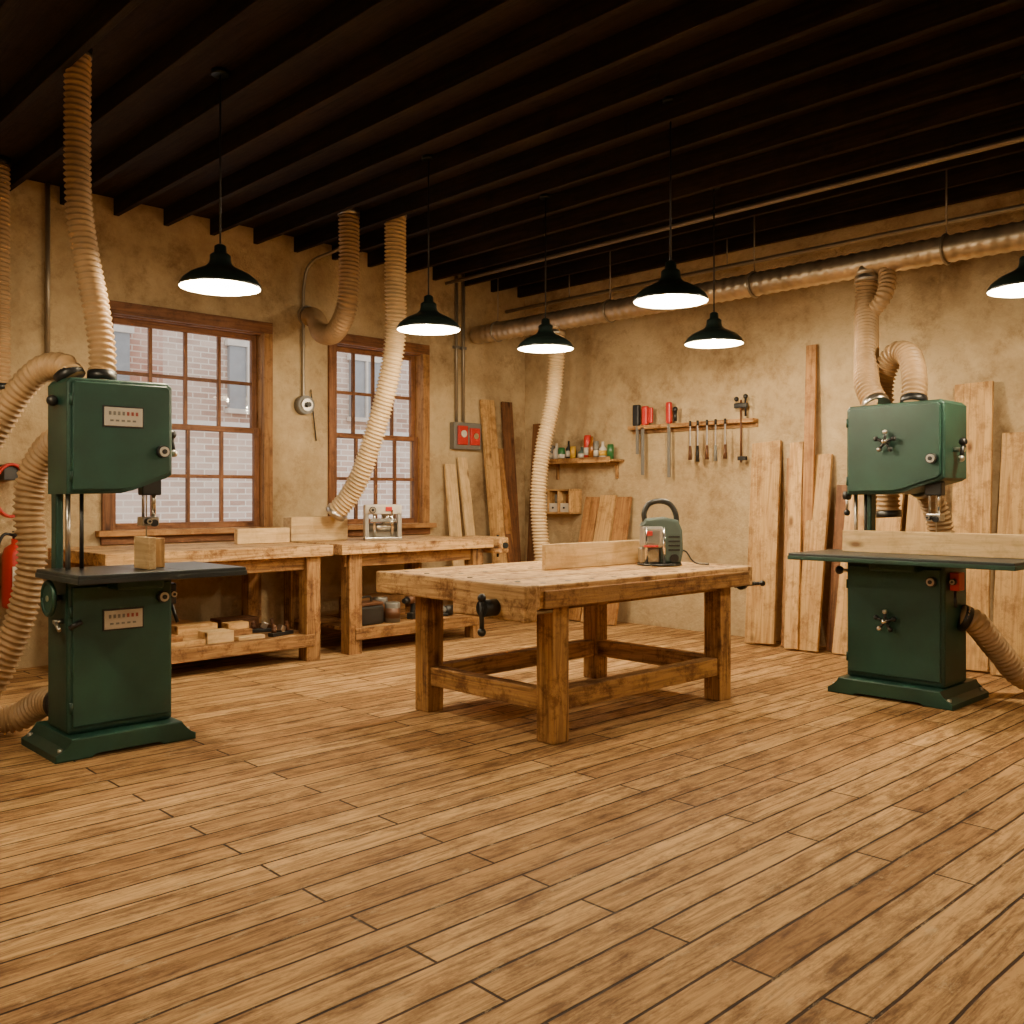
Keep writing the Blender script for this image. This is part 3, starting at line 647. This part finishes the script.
# dust collector
e = empty("dust_collector",(0.85,6.75,0))
lathe("drum",[(0,0.02),(0.33,0.02),(0.34,0.04),(0.34,0.55),(0.345,0.57),(0.34,0.59),(0.34,1.0),(0.30,1.06),(0,1.06)],(0,0,0),GREEN,e)
lathe("filter_bag",[(0,1.06),(0.26,1.06),(0.31,1.2),(0.31,1.9),(0.24,2.1),(0.05,2.18),(0,2.18)],(0,0,0),WHITE,e)
cyl("inlet",(0.05,-0.2,1.02),(0.2,-0.35,1.02),0.08,GREEN,e)
for a in range(3): ball("caster",(0.25*math.cos(a*2.1),0.25*math.sin(a*2.1),0.03),0.03,BLACK,e)

# ------------------------------------------------------------ leaning planks
def plank_tool(y, w, zt, kind, off=0.32, t=0.03, tilt=0.0):
    Lh = math.hypot(zt, off)
    o = box("lumber_plank", -t/2, t/2, -w/2, w/2, -Lh/2, Lh/2, None, None, 0.003, kind=kind)
    a = math.atan2(off, zt)
    o.rotation_euler = (tilt, a, 0)
    o.location = (XW-0.022-t/2-off/2, y, zt/2+abs(math.sin(tilt))*w/2+0.008)
def plank_win(x, w, zt, kind, off=0.28, t=0.03, tilt=0.0):
    Lh = math.hypot(zt, off)
    o = box("lumber_plank", -w/2, w/2, -t/2, t/2, -Lh/2, Lh/2, None, None, 0.003, kind=kind)
    a = math.atan2(off, zt)
    o.rotation_euler = (-a, tilt, 0)
    o.location = (x, YW-0.022-t/2-off/2, zt/2+abs(math.sin(tilt))*w/2+0.008)
for a in [(4.72,0.30,1.85,'pine',0.34,0.035,-0.07),(4.47,0.10,1.70,'oak',0.28,0.03,-0.06),(4.39,0.13,1.84,'pine',0.40,0.03,-0.09),(4.20,0.20,1.72,'pine',0.36,0.035,-0.03),(4.30,0.10,2.72,'oak',0.22,0.03,-0.02),
          (4.02,0.12,1.45,'dark',0.20,0.03,0.0),
          (3.85,0.24,1.52,'pine',0.3,0.03,0.0),(3.58,0.22,1.55,'pine',0.3,0.03,0.0),(3.30,0.24,1.60,'pine',0.3,0.03,0.0),
          (2.88,0.29,2.25,'pine',0.3,0.035,-0.03),(2.52,0.32,1.84,'pine',0.36,0.035,-0.02),(2.2,0.25,2.0,'pine',0.3,0.03,0),
          (6.97,0.20,1.34,'oak',0.3,0.03,0.02),(6.73,0.22,1.36,'pine',0.33,0.03,0.0),(6.50,0.2,1.34,'oak',0.3,0.03,-0.02),
          (7.83,0.11,2.2,'dark',0.14,0.03,0.0)]:
    plank_tool(*a)
for a in [(6.76,0.16,1.70,'pale',0.26,0.03,0.02),(6.96,0.13,1.78,'pale',0.28,0.03,-0.01),(7.34,0.20,2.45,'pine',0.26,0.035,-0.01),(7.50,0.10,1.5,'dark',0.40,0.03,0),(7.64,0.16,2.45,'dark',0.2,0.03,0.0),(7.52,0.10,1.9,'oak',0.3,0.03,0.02)]:
    plank_win(*a)

# ------------------------------------------------------------ wall shelf, bottles, cubby, rack
e = empty("wall_shelf")
box("board", XW-0.24, XW-0.001, 6.54, 7.64, 1.73, 1.755, None, e, kind='bench')
for yy in (6.62,7.5):
    box("bracket_v", XW-0.03, XW-0.001, yy, yy+0.03, 1.55, 1.73, None, e, kind='bench'); box("bracket_h", XW-0.2, XW-0.03, yy, yy+0.03, 1.70, 1.73, None, e, kind='bench')
box("lip", XW-0.25, XW-0.24, 6.54, 7.64, 1.72, 1.78, None, e, kind='bench')
e = empty("shelf_bottles")
yy = 6.62; cols = [GRN,AMB,YEL,WHITE,RED,BLACK,GREY,TEAL]
k = 0
while yy < 7.55:
    r = random.uniform(0.03,0.05); h = random.uniform(0.14,0.28); m = cols[(k*3)%8]
    if k % 2: prof = [(0,0),(r,0),(r,h*0.6),(r*0.4,h*0.75),(r*0.35,h),(0,h)]
    else: prof = [(0,0),(r,0),(r,h*0.9),(r*0.9,h*0.92),(r*0.9,h),(0,h)]
    xx = XW-0.15+random.uniform(-0.03,0.03)
    lathe("bottle_%d" % k, prof, (xx, yy, 1.7555), m, e, 20)
    if k % 3: cyl("label_%d" % k, (xx,yy,1.7555+h*0.2),(xx,yy,1.7555+h*0.5), r*1.03, WHITE if m is not WHITE else YEL, e, 20)
    yy += 2*r+random.uniform(0.004,0.02); k += 1
e = empty("wall_cubby")
box("bottom",XW-0.2,XW-0.001,7.16,7.68,1.16,1.18,None,e,kind='pine'); box("top",XW-0.2,XW-0.001,7.16,7.68,1.42,1.44,None,e,kind='pine')
for k,yy in enumerate((7.16,7.33,7.49,7.66)): box("divider_%d"%k,XW-0.2,XW-0.001,yy,yy+0.02,1.18,1.42,None,e,kind='pine')
for k,yy in enumerate((7.18,7.35,7.51)):
    box("drawer_%d"%k,XW-0.19,XW-0.02,yy+0.004,yy+0.135,1.182,1.28,WHITE,e); ball("drawer_pull_%d"%k,(XW-0.2,yy+0.07,1.23),0.012,BLACK,e)
    cyl("jar_%d"%k,(XW-0.11,yy+0.07,1.28),(XW-0.11,yy+0.07,1.38),0.04,[AMB,GREY,WHITE][k],e)
e = empty("tool_rack")
box("rack_board",XW-0.10,XW-0.001,4.90,6.42,2.06,2.10,None,e,kind='bench'); box("rack_back",XW-0.02,XW-0.001,4.90,6.42,2.02,2.06,None,e,kind='bench')
xr = XW-0.07
for k,yy in enumerate((5.61,5.52,5.41,5.31,5.20)):
    box("chisel_blade_%d"%k,xr-0.044,xr-0.036,yy-0.008,yy+0.008,1.84,2.07,STEEL,e,0.002)
    cyl("chisel_handle_%d"%k,(xr-0.04,yy,1.72-0.02*(k%2)),(xr-0.04,yy,1.86),0.020,[BROWNC,BLACK,BROWNC,GREY,BROWNC][k],e,12,r2=0.013)
    cyl("chisel_hook_%d"%k,(xr-0.04,yy,2.06),(xr-0.04,yy,2.11),0.012,BLACK,e,12)
box("long_rule",xr-0.03,xr-0.02,6.20,6.24,1.58,2.08,GREY,e,0.002)
box("black_tool",xr-0.05,xr-0.0,6.26,6.34,2.10,2.32,BLACK,e,0.01); box("red_tool",xr-0.05,xr,6.15,6.22,2.10,2.30,RED,e,0.02); box("red_tool_handle",xr-0.04,xr-0.01,6.09,6.14,2.12,2.28,RED,e,0.015)
box("black_tool_blade",xr-0.03,xr-0.01,6.28,6.31,1.80,2.10,GREY,e,0.002)
box("bar_tool_blade",xr-0.03,xr-0.015,5.865,5.90,1.55,2.10,GREY,e,0.002); box("bar_tool_handle",xr-0.05,xr,5.85,5.91,2.10,2.32,RED,e,0.02); cyl("bar_tool_knob",(xr-0.03,5.80,2.22),(xr-0.03,5.80,2.12),0.02,BLACK,e,12); ball("bar_tool_knob_top",(xr-0.03,5.80,2.24),0.028,BLACK,e)
cyl("clamp_bar",(xr-0.03,5.03,1.68),(xr-0.03,5.03,2.28),0.010,BROWNC,e,12); box("clamp_jaw",xr-0.05,xr-0.01,4.96,5.10,2.20,2.25,BLACK,e,0.008); cyl("clamp_screw",(xr-0.03,4.98,2.12),(xr-0.03,4.98,2.32),0.011,BLACK,e,12)
ball("clamp_top",(xr-0.03,5.08,2.29),0.024,BLACK,e); ball("clamp_top_2",(xr-0.03,4.98,2.31),0.024,BLACK,e); box("clamp_jaw_low",xr-0.05,xr-0.01,4.97,5.06,1.70,1.74,BLACK,e,0.006)

# ------------------------------------------------------------ world & camera
wd = bpy.data.worlds.new("World"); bpy.context.scene.world = wd; wd.use_nodes = True
bg = wd.node_tree.nodes["Background"]; bg.inputs[0].default_value = (1.0,0.96,0.94,1); bg.inputs[1].default_value = 1.9

cd = bpy.data.cameras.new("camera"); cam = bpy.data.objects.new("camera", cd); C.objects.link(cam)
cam.location = (0,0,1.35); cam.rotation_euler = (math.radians(90),0,math.radians(-43.9))
cd.sensor_width = 36; cd.lens = 36*950/1024; cd.shift_y = -15/1024; cd.clip_start = 0.05; cd.clip_end = 200
bpy.context.scene.camera = cam
